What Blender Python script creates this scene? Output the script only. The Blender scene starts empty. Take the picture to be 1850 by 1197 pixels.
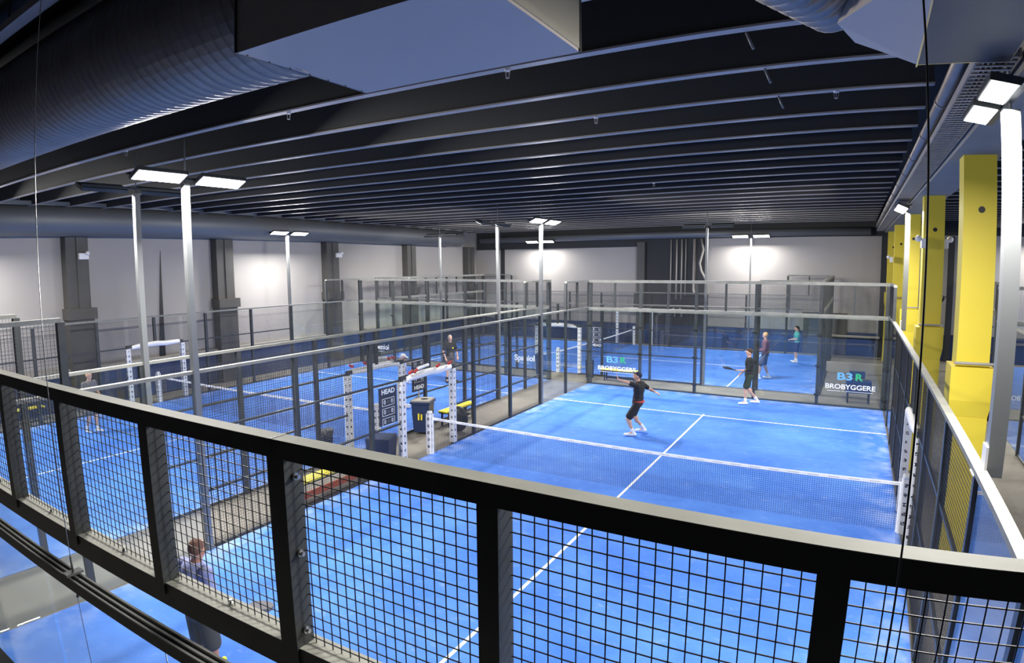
import bpy, math, random
from mathutils import Vector, Matrix, Euler
random.seed(7)
PI = math.pi
SC = bpy.context.scene
COL = SC.collection
V = Vector

# ------------------------------------------------------------------ helpers
class MB:
    """collects shapes; build() links them as one mesh object"""
    def __init__(s): s.v = []; s.f = []; s.smooth = []
    def add(s, vs, fs, sm=False):
        n = len(s.v); s.v += [tuple(p) for p in vs]
        s.f += [tuple(i + n for i in f) for f in fs]; s.smooth += [sm] * len(fs)
        return s
    def box(s, a, b):
        x0, y0, z0 = a; x1, y1, z1 = b
        vs = [(x0,y0,z0),(x1,y0,z0),(x1,y1,z0),(x0,y1,z0),(x0,y0,z1),(x1,y0,z1),(x1,y1,z1),(x0,y1,z1)]
        return s.add(vs, [(0,3,2,1),(4,5,6,7),(0,1,5,4),(1,2,6,5),(2,3,7,6),(3,0,4,7)])
    def cbox(s, c, d):
        return s.box([c[i]-d[i]/2 for i in range(3)], [c[i]+d[i]/2 for i in range(3)])
    def bar(s, p, q, w, h=None, up=(0,0,1)):
        h = h or w; p = V(p); q = V(q); d = (q-p).normalized(); u = V(up)
        if abs(d.dot(u)) > .99: u = V((1,0,0))
        r = d.cross(u).normalized(); u = r.cross(d)
        vs = []
        for c in (p, q):
            for a, b in ((-1,-1),(1,-1),(1,1),(-1,1)): vs.append(c + r*a*w/2 + u*b*h/2)
        return s.add(vs, [(0,3,2,1),(4,5,6,7),(0,1,5,4),(1,2,6,5),(2,3,7,6),(3,0,4,7)])
    def tube(s, pts, rad, n=12, caps=True, smooth=True):
        pts = [V(p) for p in pts]; m = len(pts)
        if not hasattr(rad, '__len__'): rad = [rad]*m
        ref = V((0,0,1)); vs = []; fs = []; prev = None
        for i, p in enumerate(pts):
            d = (pts[min(i+1,m-1)] - pts[max(i-1,0)])
            d = d.normalized() if d.length > 1e-9 else V((0,0,1))
            if prev is None:
                u = ref if abs(d.dot(ref)) < .95 else V((1,0,0))
            else: u = prev
            r = d.cross(u).normalized(); u = r.cross(d).normalized(); prev = u
            for k in range(n):
                a = 2*PI*k/n; vs.append(p + (r*math.cos(a) + u*math.sin(a))*rad[i])
        for i in range(m-1):
            for k in range(n):
                k2 = (k+1) % n
                fs.append((i*n+k, i*n+k2, (i+1)*n+k2, (i+1)*n+k))
        s.add(vs, fs, smooth)
        if caps:
            b = len(s.v) - len(vs)
            s.f.append(tuple(b+k for k in range(n))[::-1]); s.smooth.append(False)
            s.f.append(tuple(b+(m-1)*n+k for k in range(n))); s.smooth.append(False)
        return s
    def ball(s, c, r, n=16, m=10, rot=None):
        r = r if hasattr(r, '__len__') else (r, r, r); c = V(c)
        R = rot or Matrix.Identity(3); vs = []; fs = []
        for i in range(m+1):
            t = PI*i/m
            for k in range(n):
                a = 2*PI*k/n
                vs.append(c + R @ V((r[0]*math.sin(t)*math.cos(a), r[1]*math.sin(t)*math.sin(a), r[2]*math.cos(t))))
        for i in range(m):
            for k in range(n):
                k2 = (k+1) % n
                fs.append((i*n+k, (i+1)*n+k, (i+1)*n+k2, i*n+k2))
        return s.add(vs, fs, True)
    def capsule(s, p, q, r0, r1, n=14):
        p = V(p); q = V(q); d = q-p; L = d.length; d.normalize()
        pts = []; rad = []
        for a in (0, .35, .7, 1.0): # hemispherical start
            t = (1-a); pts.append(p - d*r0*t); rad.append(max(r0*math.sqrt(max(0,1-t*t)), .0005))
        for t in (.25, .5, .75): pts.append(p + d*L*t); rad.append(r0 + (r1-r0)*t)
        for a in (1.0, .7, .35, 0):
            t = (1-a); pts.append(q + d*r1*t); rad.append(max(r1*math.sqrt(max(0,1-t*t)), .0005))
        return s.tube(pts, rad, n)
    def prism(s, pts, p0, p1, axis):
        """polygon pts (2D) extruded between p0 and p1 along axis"""
        n = len(pts); vs = []
        for t in (p0, p1):
            for a, b in pts:
                vs.append({'x': (t,a,b), 'y': (a,t,b), 'z': (a,b,t)}[axis])
        fs = [tuple(range(n))[::-1], tuple(range(n, 2*n))]
        for k in range(n): fs.append((k, (k+1) % n, n+(k+1) % n, n+k))
        return s.add(vs, fs)
    def mesh(s, name, mat):
        me = bpy.data.meshes.new(name); me.from_pydata(s.v, [], s.f); me.update()
        if any(s.smooth): me.polygons.foreach_set('use_smooth', s.smooth)
        if mat: me.materials.append(mat)
        return me
    def build(s, name, mat, parent=None, loc=None, rz=None):
        return link(name, s.mesh(name, mat), parent, loc, rz)

def link(name, data, parent=None, loc=None, rz=None):
    o = bpy.data.objects.new(name, data); COL.objects.link(o)
    if parent: o.parent = parent
    if loc is not None: o.location = loc
    if rz is not None: o.rotation_euler = (0,0,rz)
    return o
def tag(o, label=None, cat=None, group=None, kind=None):
    if label: o['label'] = label
    if cat: o['category'] = cat
    if group: o['group'] = group
    if kind: o['kind'] = kind
    return o
def thing(name, label, cat, loc=(0,0,0), rz=0, group=None):
    o = link(name, None, None, loc, rz); o.empty_display_size = .2
    return tag(o, label, cat, group)
def dup(root, loc, rz, label, group=None):
    r = root.copy(); COL.objects.link(r); r.location = loc; r.rotation_euler = (0,0,rz)
    r['label'] = label
    if group: r['group'] = group
    for ch in list(root.children):
        c = ch.copy(); COL.objects.link(c); c.parent = r
        for g in list(ch.children):
            d = g.copy(); COL.objects.link(d); d.parent = c
    return r

# ------------------------------------------------------------------ materials
def mat(name, col, rough=.6, metal=0., spec=.5, noise=None, emit=None, bump=None):
    m = bpy.data.materials.new(name); m.use_nodes = True; nt = m.node_tree; b = nt.nodes['Principled BSDF']
    b.inputs['Base Color'].default_value = (*col, 1); b.inputs['Roughness'].default_value = rough
    b.inputs['Metallic'].default_value = metal; b.inputs['Specular IOR Level'].default_value = spec
    if noise:
        sc, amt, det = noise
        tc = nt.nodes.new('ShaderNodeTexCoord'); n = nt.nodes.new('ShaderNodeTexNoise')
        n.inputs['Scale'].default_value = sc; n.inputs['Detail'].default_value = det
        r = nt.nodes.new('ShaderNodeMapRange'); r.inputs['From Min'].default_value = .3; r.inputs['From Max'].default_value = .7
        r.inputs['To Min'].default_value = 1-amt; r.inputs['To Max'].default_value = 1+amt
        mx = nt.nodes.new('ShaderNodeMix'); mx.data_type = 'RGBA'; mx.blend_type = 'MULTIPLY'; mx.inputs[0].default_value = 1
        mx.inputs[6].default_value = (*col, 1)
        nt.links.new(tc.outputs['Object'], n.inputs['Vector']); nt.links.new(n.outputs['Fac'], r.inputs['Value'])
        nt.links.new(r.outputs['Result'], mx.inputs[7]); nt.links.new(mx.outputs[2], b.inputs['Base Color'])
    if bump:
        tc = nt.nodes.new('ShaderNodeTexCoord'); n = nt.nodes.new('ShaderNodeTexNoise'); n.inputs['Scale'].default_value = bump[0]
        bp = nt.nodes.new('ShaderNodeBump'); bp.inputs['Strength'].default_value = bump[1]
        nt.links.new(tc.outputs['Object'], n.inputs['Vector']); nt.links.new(n.outputs['Fac'], bp.inputs['Height'])
        nt.links.new(bp.outputs['Normal'], b.inputs['Normal'])
    if emit:
        b.inputs['Emission Color'].default_value = (*emit[0], 1); b.inputs['Emission Strength'].default_value = emit[1]
    return m
def turf_mat():
    m = bpy.data.materials.new('blue_turf'); m.use_nodes = True; nt = m.node_tree; N = nt.nodes.new; L = nt.links.new
    b = nt.nodes['Principled BSDF']; b.inputs['Roughness'].default_value = .75; b.inputs['Specular IOR Level'].default_value = .25
    tc = N('ShaderNodeTexCoord')
    n1 = N('ShaderNodeTexNoise'); n1.inputs['Scale'].default_value = .55; n1.inputs['Detail'].default_value = 8; n1.inputs['Roughness'].default_value = .65
    r1 = N('ShaderNodeValToRGB'); r1.color_ramp.elements[0].position = .35; r1.color_ramp.elements[1].position = .72
    r1.color_ramp.elements[0].color = (.042, .155, .60, 1); r1.color_ramp.elements[1].color = (.095, .26, .78, 1)
    L(tc.outputs['Object'], n1.inputs['Vector']); L(n1.outputs['Fac'], r1.inputs['Fac'])
    # sand worn into streaks
    mp = N('ShaderNodeMapping'); mp.inputs['Scale'].default_value = (1.0, 1.6, 1)
    n2 = N('ShaderNodeTexNoise'); n2.inputs['Scale'].default_value = 3.2; n2.inputs['Detail'].default_value = 10; n2.inputs['Roughness'].default_value = .75
    r2 = N('ShaderNodeMapRange'); r2.inputs['From Min'].default_value = .56; r2.inputs['From Max'].default_value = .82; r2.inputs['To Max'].default_value = .55
    mx = N('ShaderNodeMix'); mx.data_type = 'RGBA'; mx.inputs[7].default_value = (.42, .50, .78, 1)
    L(tc.outputs['Object'], mp.inputs['Vector']); L(mp.outputs['Vector'], n2.inputs['Vector']); L(n2.outputs['Fac'], r2.inputs['Value'])
    L(r2.outputs['Result'], mx.inputs[0]); L(r1.outputs['Color'], mx.inputs[6])
    # sand gathered along the court's edge
    sx = N('ShaderNodeSeparateXYZ'); L(tc.outputs['Object'], sx.inputs[0])
    def edge(sock, half):
        a = N('ShaderNodeMath'); a.operation = 'ABSOLUTE'; L(sock, a.inputs[0])
        r = N('ShaderNodeMapRange'); r.inputs['From Min'].default_value = half-.75; r.inputs['From Max'].default_value = half; L(a.outputs[0], r.inputs['Value'])
        return r.outputs['Result']
    mxx = N('ShaderNodeMath'); mxx.operation = 'MAXIMUM'; L(edge(sx.outputs[0], 5), mxx.inputs[0]); L(edge(sx.outputs[1], 10), mxx.inputs[1])
    n3 = N('ShaderNodeTexNoise'); n3.inputs['Scale'].default_value = 2.2; n3.inputs['Detail'].default_value = 8; L(tc.outputs['Object'], n3.inputs['Vector'])
    r3 = N('ShaderNodeMapRange'); r3.inputs['From Min'].default_value = .42; r3.inputs['From Max'].default_value = .62; L(n3.outputs['Fac'], r3.inputs['Value'])
    ml = N('ShaderNodeMath'); ml.operation = 'MULTIPLY'; L(mxx.outputs[0], ml.inputs[0]); L(r3.outputs['Result'], ml.inputs[1])
    ml2 = N('ShaderNodeMath'); ml2.operation = 'MULTIPLY'; L(ml.outputs[0], ml2.inputs[0]); ml2.inputs[1].default_value = .42
    m3 = N('ShaderNodeMix'); m3.data_type = 'RGBA'; m3.inputs[7].default_value = (.48, .55, .80, 1)
    L(ml2.outputs[0], m3.inputs[0]); L(mx.outputs[2], m3.inputs[6])
    L(m3.outputs[2], b.inputs['Base Color'])
    return m
def glass_mat():
    m = bpy.data.materials.new('clear_glass'); m.use_nodes = True; nt = m.node_tree; nt.nodes.clear(); N = nt.nodes.new; L = nt.links.new
    out = N('ShaderNodeOutputMaterial'); mix = N('ShaderNodeMixShader'); tr = N('ShaderNodeBsdfTransparent'); gl = N('ShaderNodeBsdfGlossy')
    tr.inputs['Color'].default_value = (.965, .985, .975, 1); gl.inputs['Roughness'].default_value = .01
    lw = N('ShaderNodeLayerWeight'); lw.inputs['Blend'].default_value = .5
    p = N('ShaderNodeMath'); p.operation = 'POWER'; p.inputs[1].default_value = 5
    a = N('ShaderNodeMath'); a.operation = 'MULTIPLY_ADD'; a.inputs[1].default_value = .95; a.inputs[2].default_value = .045
    L(lw.outputs['Facing'], p.inputs[0]); L(p.outputs[0], a.inputs[0]); L(a.outputs[0], mix.inputs[0])
    L(tr.outputs[0], mix.inputs[1]); L(gl.outputs[0], mix.inputs[2]); L(mix.outputs[0], out.inputs[0])
    return m
M = dict(
    turf=turf_mat(), glass=glass_mat(),
    line=mat('court_line_white', (.86,.88,.90), .7),
    steel=mat('powder_coated_steel', (.05,.055,.056), .42, .0, .45, noise=(6,.15,3)),
    lit_dust=mat('lit_dusty_coat', (.56,.56,.48), .68, noise=(5,.10,6)),  # dusty rail tops, with the light from above put into the pale colour
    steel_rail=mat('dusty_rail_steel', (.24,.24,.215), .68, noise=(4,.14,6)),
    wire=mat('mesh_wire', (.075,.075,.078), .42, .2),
    wire_backlit=mat('backlit_mesh_wire', (.012,.012,.016), .55),  # same wire against the light, its shade put into a darker colour
    mast=mat('mast_grey', (.20,.21,.215), .4, .2),
    white=mat('white_padding', (.82,.82,.83), .6, noise=(9,.06,3)),
    mark=mat('dark_print', (.03,.035,.06), .6),
    net=mat('net_cord', (.02,.02,.05), .6),
    tape=mat('net_tape', (.9,.9,.92), .6),
    floor=mat('grey_floor', (.20,.185,.16), .65, noise=(1.3,.14,8)),
    wall=mat('white_wall', (.37,.35,.335), .8, noise=(.35,.05,4)),
    dado=mat('navy_wall', (.022,.042,.125), .6, noise=(1.2,.2,5)),
    ledge=mat('ledge_grey', (.34,.32,.29), .7),
    dcol=mat('dark_column', (.075,.072,.068), .6, noise=(1.5,.12,3)),
    dwall=mat('dark_wall', (.10,.10,.10), .7, noise=(1.0,.1,3)),
    deck=mat('black_roof_deck', (.022,.024,.028), .7),
    flange=mat('beam_flange', (.34,.31,.30), .45, noise=(2,.1,3)),
    duct=mat('galvanised_duct', (.26,.225,.20), .42, .55, noise=(3,.08,4)),
    ductdark=mat('grey_duct', (.16,.17,.18), .5, .3),
    unit=mat('duct_unit_sheet', (.46,.40,.36), .55, .2),
    cream=mat('cream_sheet', (.30,.28,.22), .7),
    hood=mat('hood_sheet', (.10,.095,.09), .6),
    yellow=mat('yellow_paint', (.70,.56,.045), .55, noise=(.8,.05,3)),
    yellow_d=mat('yellow_band', (.60,.44,.03), .55),
    concrete=mat('painted_concrete', (.22,.215,.21), .7, noise=(1,.1,4)),
    black=mat('black_plastic', (.012,.012,.014), .45),
    navy=mat('navy_plastic', (.018,.035,.10), .45),
    bench=mat('yellow_bench', (.90,.74,.05), .5),
    red=mat('red_fabric', (.50,.05,.04), .7),
    orange=mat('rust_towel', (.55,.13,.07), .8),
    chrome=mat('bolt_steel', (.65,.65,.66), .25, .9),
    lens=mat('lamp_lens', (.9,.9,.9), .5, emit=((1,.98,.93), 12)),
    wht_pl=mat('white_plastic', (.75,.75,.76), .5),
    ltblue=mat('light_blue_vinyl', (.14,.42,.80), .5),
    green=mat('green_vinyl', (.03,.40,.17), .5),
    vinyl=mat('white_vinyl', (.88,.89,.90), .5),
    ball=mat('yellow_ball', (.75,.85,.08), .8),
)
SKIN = mat('skin', (.62,.37,.27), .55); SKIN2 = mat('skin_ruddy', (.60,.29,.19), .55)
def printed(name, base, ink, xc, yc, pitch, on, half, z0=.1, z1=1.9, sag=False):
    m = mat(name, base, .6); nt = m.node_tree; N = nt.nodes.new; L = nt.links.new; b = nt.nodes['Principled BSDF']
    tc = N('ShaderNodeTexCoord'); sx = N('ShaderNodeSeparateXYZ'); L(tc.outputs['Object'], sx.inputs[0])
    def mth(op, a, c=None, d=None):
        n = N('ShaderNodeMath'); n.operation = op
        for i, v in enumerate((a, c, d)):
            if v is None: continue
            if isinstance(v, (int, float)): n.inputs[i].default_value = v
            else: L(v, n.inputs[i])
        return n.outputs[0]
    X, Y, Z = sx.outputs
    if sag:
        q = mth('SUBTRACT', mth('SUBTRACT', Z, .88), mth('MULTIPLY', mth('MULTIPLY', X, X), .0016))
        near = mth('LESS_THAN', mth('ABSOLUTE', mth('ADD', q, .029)), .006)
        cell = mth('LESS_THAN', mth('FRACT', mth('DIVIDE', X, pitch)), on)
        tiny = mth('LESS_THAN', mth('FRACT', mth('DIVIDE', X, .018)), .6)
        k = mth('MULTIPLY', mth('MULTIPLY', near, cell), tiny)
    else:
        ax = mth('ABSOLUTE', mth('SUBTRACT', mth('ABSOLUTE', X), xc)); ay = mth('ABSOLUTE', mth('SUBTRACT', Y, yc))
        near = mth('LESS_THAN', mth('MINIMUM', ax, ay), half)
        cell = mth('LESS_THAN', mth('FRACT', mth('DIVIDE', Z, pitch)), on)
        lo = mth('GREATER_THAN', Z, z0); hi = mth('LESS_THAN', Z, z1)
        vo = N('ShaderNodeTexNoise'); vo.inputs['Scale'].default_value = 34; L(tc.outputs['Object'], vo.inputs['Vector'])
        brk = mth('GREATER_THAN', vo.outputs['Fac'], .44)
        k = mth('MULTIPLY', mth('MULTIPLY', mth('MULTIPLY', near, cell), mth('MULTIPLY', lo, hi)), brk)
    mx = N('ShaderNodeMix'); mx.data_type = 'RGBA'; mx.inputs[6].default_value = (*base, 1); mx.inputs[7].default_value = (*ink, 1)
    L(k, mx.inputs[0]); L(mx.outputs[2], b.inputs['Base Color'])
    return m
M['gate_pad'] = printed('printed_gate_padding', (.82,.82,.83), (.04,.045,.07), 1.0, .035, .17, .34, .026)
M['net_pad'] = printed('printed_net_post', (.82,.82,.83), (.04,.045,.07), 5.02, 0, .17, .40, .034, .08, .95)
M['tape_print'] = printed('printed_net_tape', (.9,.9,.92), (.25,.25,.30), 0, 0, .34, .55, 0, sag=True)
def cloth(n, c): return mat(n, c, .85)

# ------------------------------------------------------------------ camera (ultra-wide phone lens with its own barrel curve)
CAM = V((9.002, -11.738, 4.624)); yaw, pit, rol = -.518026, -.109632, -.007396
fwd = V((math.sin(yaw)*math.cos(pit), math.cos(yaw)*math.cos(pit), math.sin(pit)))
r0 = V((math.cos(yaw), -math.sin(yaw), 0)); u0 = r0.cross(fwd)
cr = r0*math.cos(rol) + u0*math.sin(rol); cu = -r0*math.sin(rol) + u0*math.cos(rol)
cd = bpy.data.cameras.new('camera'); cam = bpy.data.objects.new('camera', cd); COL.objects.link(cam)
cam.matrix_world = Matrix(((cr.x,cu.x,-fwd.x,CAM.x),(cr.y,cu.y,-fwd.y,CAM.y),(cr.z,cu.z,-fwd.z,CAM.z),(0,0,0,1)))
cd.type = 'PANO'; cd.panorama_type = 'FISHEYE_LENS_POLYNOMIAL'
cd.sensor_width = 36; cd.sensor_fit = 'HORIZONTAL'; cd.fisheye_fov = PI
cd.fisheye_polynomial_k0 = 0; cd.fisheye_polynomial_k1 = -4.67941973e-02; cd.fisheye_polynomial_k2 = 1.40239063e-04
cd.fisheye_polynomial_k3 = 2.45568606e-05; cd.fisheye_polynomial_k4 = -7.75219444e-07
cd.clip_start = .05; cd.clip_end = 200
SC.camera = cam

# ------------------------------------------------------------------ the hall
def struct(name, mb, m): return tag(mb.build(name, m), kind='structure')
WL, WF, WR, WB = -13.3, 22.7, 34., -17.
CL = 7.3
struct('floor', MB().box((WL-.2,WB-.2,-.2),(WR+.2,WF+.2,0)), M['floor'])
struct('ceiling', MB().box((WL-.2,WB-.2,CL),(WR+.2,WF+.2,CL+.2)), M['deck'])
struct('wall_left', MB().box((WL-.2,WB,0),(WL,WF,CL)), M['wall'])
struct('wall_right', MB().box((WR,WB,0),(WR+.2,WF,CL)), M['wall'])
struct('floor_mezzanine', MB().box((WL,WB,2.85),(WR,-11.0,3.05)), M['deck'])
struct('wall_back', MB().box((WL,WB-.2,0),(WR,WB,CL)), M['deck'])
struct('wall_far', MB().box((WL,WF,0),(WR,WF+.2,CL)), M['wall'])
struct('trim_1', MB().box((WL,-16,0),(WL+.12,WF,1.3)), M['dado'])
struct('trim_2', MB().box((WL+.12,WF-.1,0),(6.6,WF,1.15)).box((8.7,WF-.1,0),(10.1,WF,1.15)).box((10.6,WF-.1,0),(WR,WF,1.25)), M['dado'])
struct('trim_3', MB().box((WL,-16,1.3),(WL+.2,WF,1.36)), M['ledge'])
# dark frieze where the far wall meets the roof and the recess between the white fields
struct('trim_4', MB().box((WL+.1,WF-.12,5.55),(-1.75,WF-.002,CL)).box((-1.75,WF-.12,1.15),(1.6,WF-.002,CL)).box((1.6,WF-.12,5.92),(10.35,WF-.002,CL))
       .box((-11.35,WF-.12,1.2),(-11.12,WF-.002,5.6)).box((10.12,WF-.14,0),(10.42,WF-.002,CL)).box((10.42,WF-.12,5.95),(WR,WF-.002,CL)), M['deck'])
struct('trim_5', MB().box((-2.22,WF-.3,0),(-1.78,WF-.002,5.8)), M['dcol'])
struct('door_1', MB().box((6.62,WF-.16,0),(8.1,WF-.02,2.02)), M['dwall'])
struct('trim_6', MB().box((8.1,WF-.16,0),(8.65,WF-.02,2.05)).box((6.55,WF-.2,2.02),(8.7,WF-.02,2.1)), M['dcol'])
struct('trim_7', MB().box((7.4,WF-.5,.95),(10.2,WF-.1,1.02)), M['ledge'])

BEAMH = 6.6
struct('trim_8', MB().box((10.95,-12,7.2),(WR,WF-.12,7.3)), M['concrete'])
bw = MB().box((-11.53,-.035,.02),(11.53,.035,.7)).mesh('web', M['deck'])
bf = MB().box((-11.53,-.055,0),(11.53,.055,.02)).mesh('bottom_flange', M['flange'])
b0 = thing('ceiling_beam', '', 'beam', (-1.72,-7.33,BEAMH), group='roof beams over the left hall')
link('web', bw, b0); link('bottom_flange', bf, b0)
nbm = 25
for i in range(nbm):
    y = -7.33 + 1.205*i
    lab = 'long dark roof beam with pale underside, one of the row over the courts'
    if i == 0: b0['label'] = lab
    else: dup(b0, (-1.72, y, BEAMH), 0, lab)
# right hall roof beams
rbw = MB().box((0,-.035,.02),(15.9,.035,.7)).mesh('web', M['deck']); rbf = MB().box((0,-.06,0),(15.9,.06,.02)).mesh('bottom_flange', M['flange'])
rb = thing('ceiling_beam', 'dark roof beam beyond the yellow columns', 'beam', (10.95,-1.3,6.6), group='roof beams over the right hall')
link('web', rbw, rb); link('bottom_flange', rbf, rb)
for i in range(1, 20): dup(rb, (10.95, -1.3+1.205*i, 6.6), 0, 'dark roof beam beyond the yellow columns')
# main girder on the yellow columns
g = thing('concrete_girder', 'long grey concrete girder resting on the yellow columns', 'beam', (10.55,4,6.08))
MB().box((-.33,-19,0),(.33,18.5,.55)).build('soffit_beam', M['concrete'], g)
MB().box((-.36,-19,.55),(.38,18.5,1.2)).build('upper_beam', M['dwall'], g)

# ------------------------------------------------------------------ columns
def left_col(y, label, box=True):
    t = thing('wall_column', label, 'column', (-13.08,y,0), group=None)
    MB().box((-.22,-.42,0),(.2,.42,3.0)).build('lower_shaft', M['dcol'], t)
    MB().box((-.22,-.47,3.0),(.3,.5,3.36)).build('corbel', M['dcol'], t)
    MB().box((-.22,-.40,3.36),(.16,.36,5.72)).box((.16,-.05,3.36),(.2,.3,5.72)).build('upper_shaft', M['dcol'], t)
    return t
for y, l in zip((-1.95,3.78,9.6,15.5,21.5), (
    'dark grey wall column nearest the camera on the left wall','dark grey column on left wall, second from the near end, beside the tall slit of the panels',
    'dark grey wall column behind the corner of the left court','dark grey wall column seen through the far mesh of the left court','dark grey column at the far left corner of the hall')):
    left_col(y, l)
tag(MB().add([(-13.29,.98,1.36),(-13.29,1.22,1.36),(-13.29,1.25,5.25),(-13.285,.98,1.36),(-13.27,1.22,1.36),(-13.27,1.25,5.25),(-13.27,.98,1.36)],
    [(6,4,5),(0,2,1),(0,6,5,2),(1,2,5,4)]).build('wall_slit', M['black']), 'narrow black slit tapering upward in the white left wall', 'gap')
def white_box(loc, label, rz=0, head=True):
    t = thing('emergency_light', label, 'emergency light', loc, rz)
    MB().box((-.02,-.16,-.1),(.08,.16,.1)).build('housing', M['wht_pl'], t)
    if head: MB().ball((.14,.1,.1),.07,10,8).build('lamp_head', M['wht_pl'], t)
white_box((-12.855,-1.8,5.07), 'white emergency light box on the nearest dark wall column')
white_box((-12.855,9.88,5.1), 'white emergency light box on the dark column behind the left court corner')
def yel_col(y, label, camera=False):
    t = thing('yellow_column', label, 'column', (10.57,y,0))
    w = .215
    MB().box((-w-.03,-w-.03,0),(w+.03,w+.03,2.55)).build('lower_shaft', M['yellow'], t)
    MB().prism([(-w-.03,-w-.03),(w+.03,-w-.03),(w+.03,w+.03),(-w-.03,w+.03)],2.55,2.56,'z').build('seam', M['yellow_d'], t)
    b = MB(); a, c = w+.03, w+.065  # bracket flaring out, then the upright face of the corbel
    vs = [(-a,-a,2.56),(a,-a,2.56),(a,a,2.56),(-a,a,2.56),(-c,-c,2.78),(c,-c,2.78),(c,c,2.78),(-c,c,2.78),(-c,-c,3.24),(c,-c,3.24),(c,c,3.24),(-c,c,3.24)]
    b.add(vs, [(0,3,2,1),(0,1,5,4),(1,2,6,5),(2,3,7,6),(3,0,4,7),(4,5,9,8),(5,6,10,9),(6,7,11,10),(7,4,8,11),(8,9,10,11)])
    b.build('corbel', M['yellow'], t)
    MB().box((-w,-w,3.24),(w,w,6.08)).build('upper_shaft', M['yellow'], t)
    MB().tube([(-w-.03,-c-.03,3.3),(w+.05,-c-.03,3.3)],.02,8).build('pipe', M['ledge'], t)
    MB().tube([(0.02,-w-.004,5.35),(.02,-w+.01,5.35)],.045,12).build('hole', M['black'], t)
    return t
for y, l in zip((-1.7,4.1,9.95,15.85,21.6), ('broad yellow column nearest the camera behind the tall mast','second yellow column along the right edge of the courts',
    'third yellow column, right behind the slim floodlight mast','fourth yellow column along the right side, partly behind the slim mast','narrow farthest yellow column by the far wall')):
    yel_col(y, l)
white_box((10.38,3.72,5.05), 'white twin emergency light on the second yellow column', PI)
white_box((10.28,15.5,4.75), 'small white emergency light on the fourth yellow column', PI)
white_box((10.80,4.1,5.05), 'white emergency light on the right hall side of the second yellow column', 0)

# ------------------------------------------------------------------ wire mesh data
_wc = {}
def wire_mesh(w, h, pitch=.05, d=.004, m='wire'):
    k = (round(w,3), round(h,3), pitch, d, m)
    if k in _wc: return _wc[k]
    b = MB(); nx = max(1, round(w/pitch)); nz = max(1, round(h/pitch))
    def strip(p, q, ax):
        r = d/2
        if ax == 'x': o = [(0,-r,-r),(0,r,-r),(0,r,r),(0,-r,r)]
        else: o = [(-r,-r,0),(r,-r,0),(r,r,0),(-r,r,0)]
        vs = [tuple(p[i]+a[i] for i in range(3)) for a in o] + [tuple(q[i]+a[i] for i in range(3)) for a in o]
        b.add(vs, [(0,1,5,4),(1,2,6,5),(2,3,7,6),(3,0,4,7)])
    for i in range(1, nx): x = -w/2 + w*i/nx; strip((x,0,0),(x,0,h),'z')
    for i in range(1, nz): z = h*i/nz; strip((-w/2,-d*.8,z),(w/2,-d*.8,z),'x')
    _wc[k] = b.mesh('mesh_panel', M[m])
    return _wc[k]

# ------------------------------------------------------------------ court pieces
FH = 4.0
def boltset(pts, d, r=.017):
    b = MB()
    for p in pts:
        p = V(p); b.tube([p, p+V(d)*.012], r, 8).tube([p+V(d)*.012, p+V(d)*.028], r*.6, 8)
    return b
def end_wall(label, near=False):
    t = thing('court_end_wall', label, 'court wall')
    y0, y1 = .055, .15
    FT = 3.87 if near else 3.9
    full = (-5,-2,3,5) if near else (-5,-3,-1,1,3,5)
    for x in full:
        w = .05 if abs(x) < 5 else .09
        MB().box((x-w,y0,0),(x+w,y1,FT)).build('post', M['steel'], t)
    for x in range(-4, 5):
        if x in full or (not near and x % 2): continue
        w = .04 if near else .03
        MB().box((x-w,y0,2.97),(x+w,y1,FT)).build('short_post', M['steel'], t)
    if near:
        tr_ = MB().box((-5.08,.09,3.87),(5.08,.17,3.943)).build('top_rail', M['steel'], t)
        MB().box((-5.08,.091,3.943),(5.08,.169,3.946)).build('lit_dusty_top', M['lit_dust'], tr_)  # dusty top face coloured paler than the rail, as lit from above
        MB().box((-2.006,.089,3.88),(-1.998,.171,3.9475)).build('joint', M['steel'], tr_)
        mb_ = MB().box((-5.06,.025,2.90),(5.06,.14,3.027)).build('middle_beam', M['steel'], t)
        MB().box((-5.06,.026,3.027),(5.06,.139,3.03)).build('lit_dusty_top', M['lit_dust'], mb_)
    else:
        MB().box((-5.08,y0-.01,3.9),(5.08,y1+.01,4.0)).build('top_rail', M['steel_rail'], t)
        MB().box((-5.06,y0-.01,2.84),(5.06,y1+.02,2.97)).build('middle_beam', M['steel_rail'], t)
    MB().box((-5,y0,0),(5,y1,.05)).build('bottom_rail', M['steel'], t)
    pane = MB().box((-.985,.0,.02),(.985,.012,2.9)).mesh('glass_pane', M['glass'])
    for x in (-4,-2,0,2,4): link('glass_pane', pane, t, (x,0,0))
    for x in range(-5, 5):
        link('mesh_panel', wire_mesh(.94, .9, .05, .0036 if near else .004, 'wire_backlit' if near else 'wire'), t, (x+.5, y0+.015, 3.0))
    if near:
        for z in (3.1,3.45,3.78):
            boltset([(-2.05,.10,z)], (-1,0,0), .016).build('bolt', M['chrome'], t)
        for x in range(-5, 5): boltset([(x+.5,.075,3.03)], (0,0,1), .011).build('bolt', M['chrome'], t)
    for x in full:
        for z in (.35,1.3,2.3):
            MB().box((x-.09,.012,z-.03),(x+.09,.055,z+.03)).build('glass_clamp', M['steel'], t)
    return t
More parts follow.
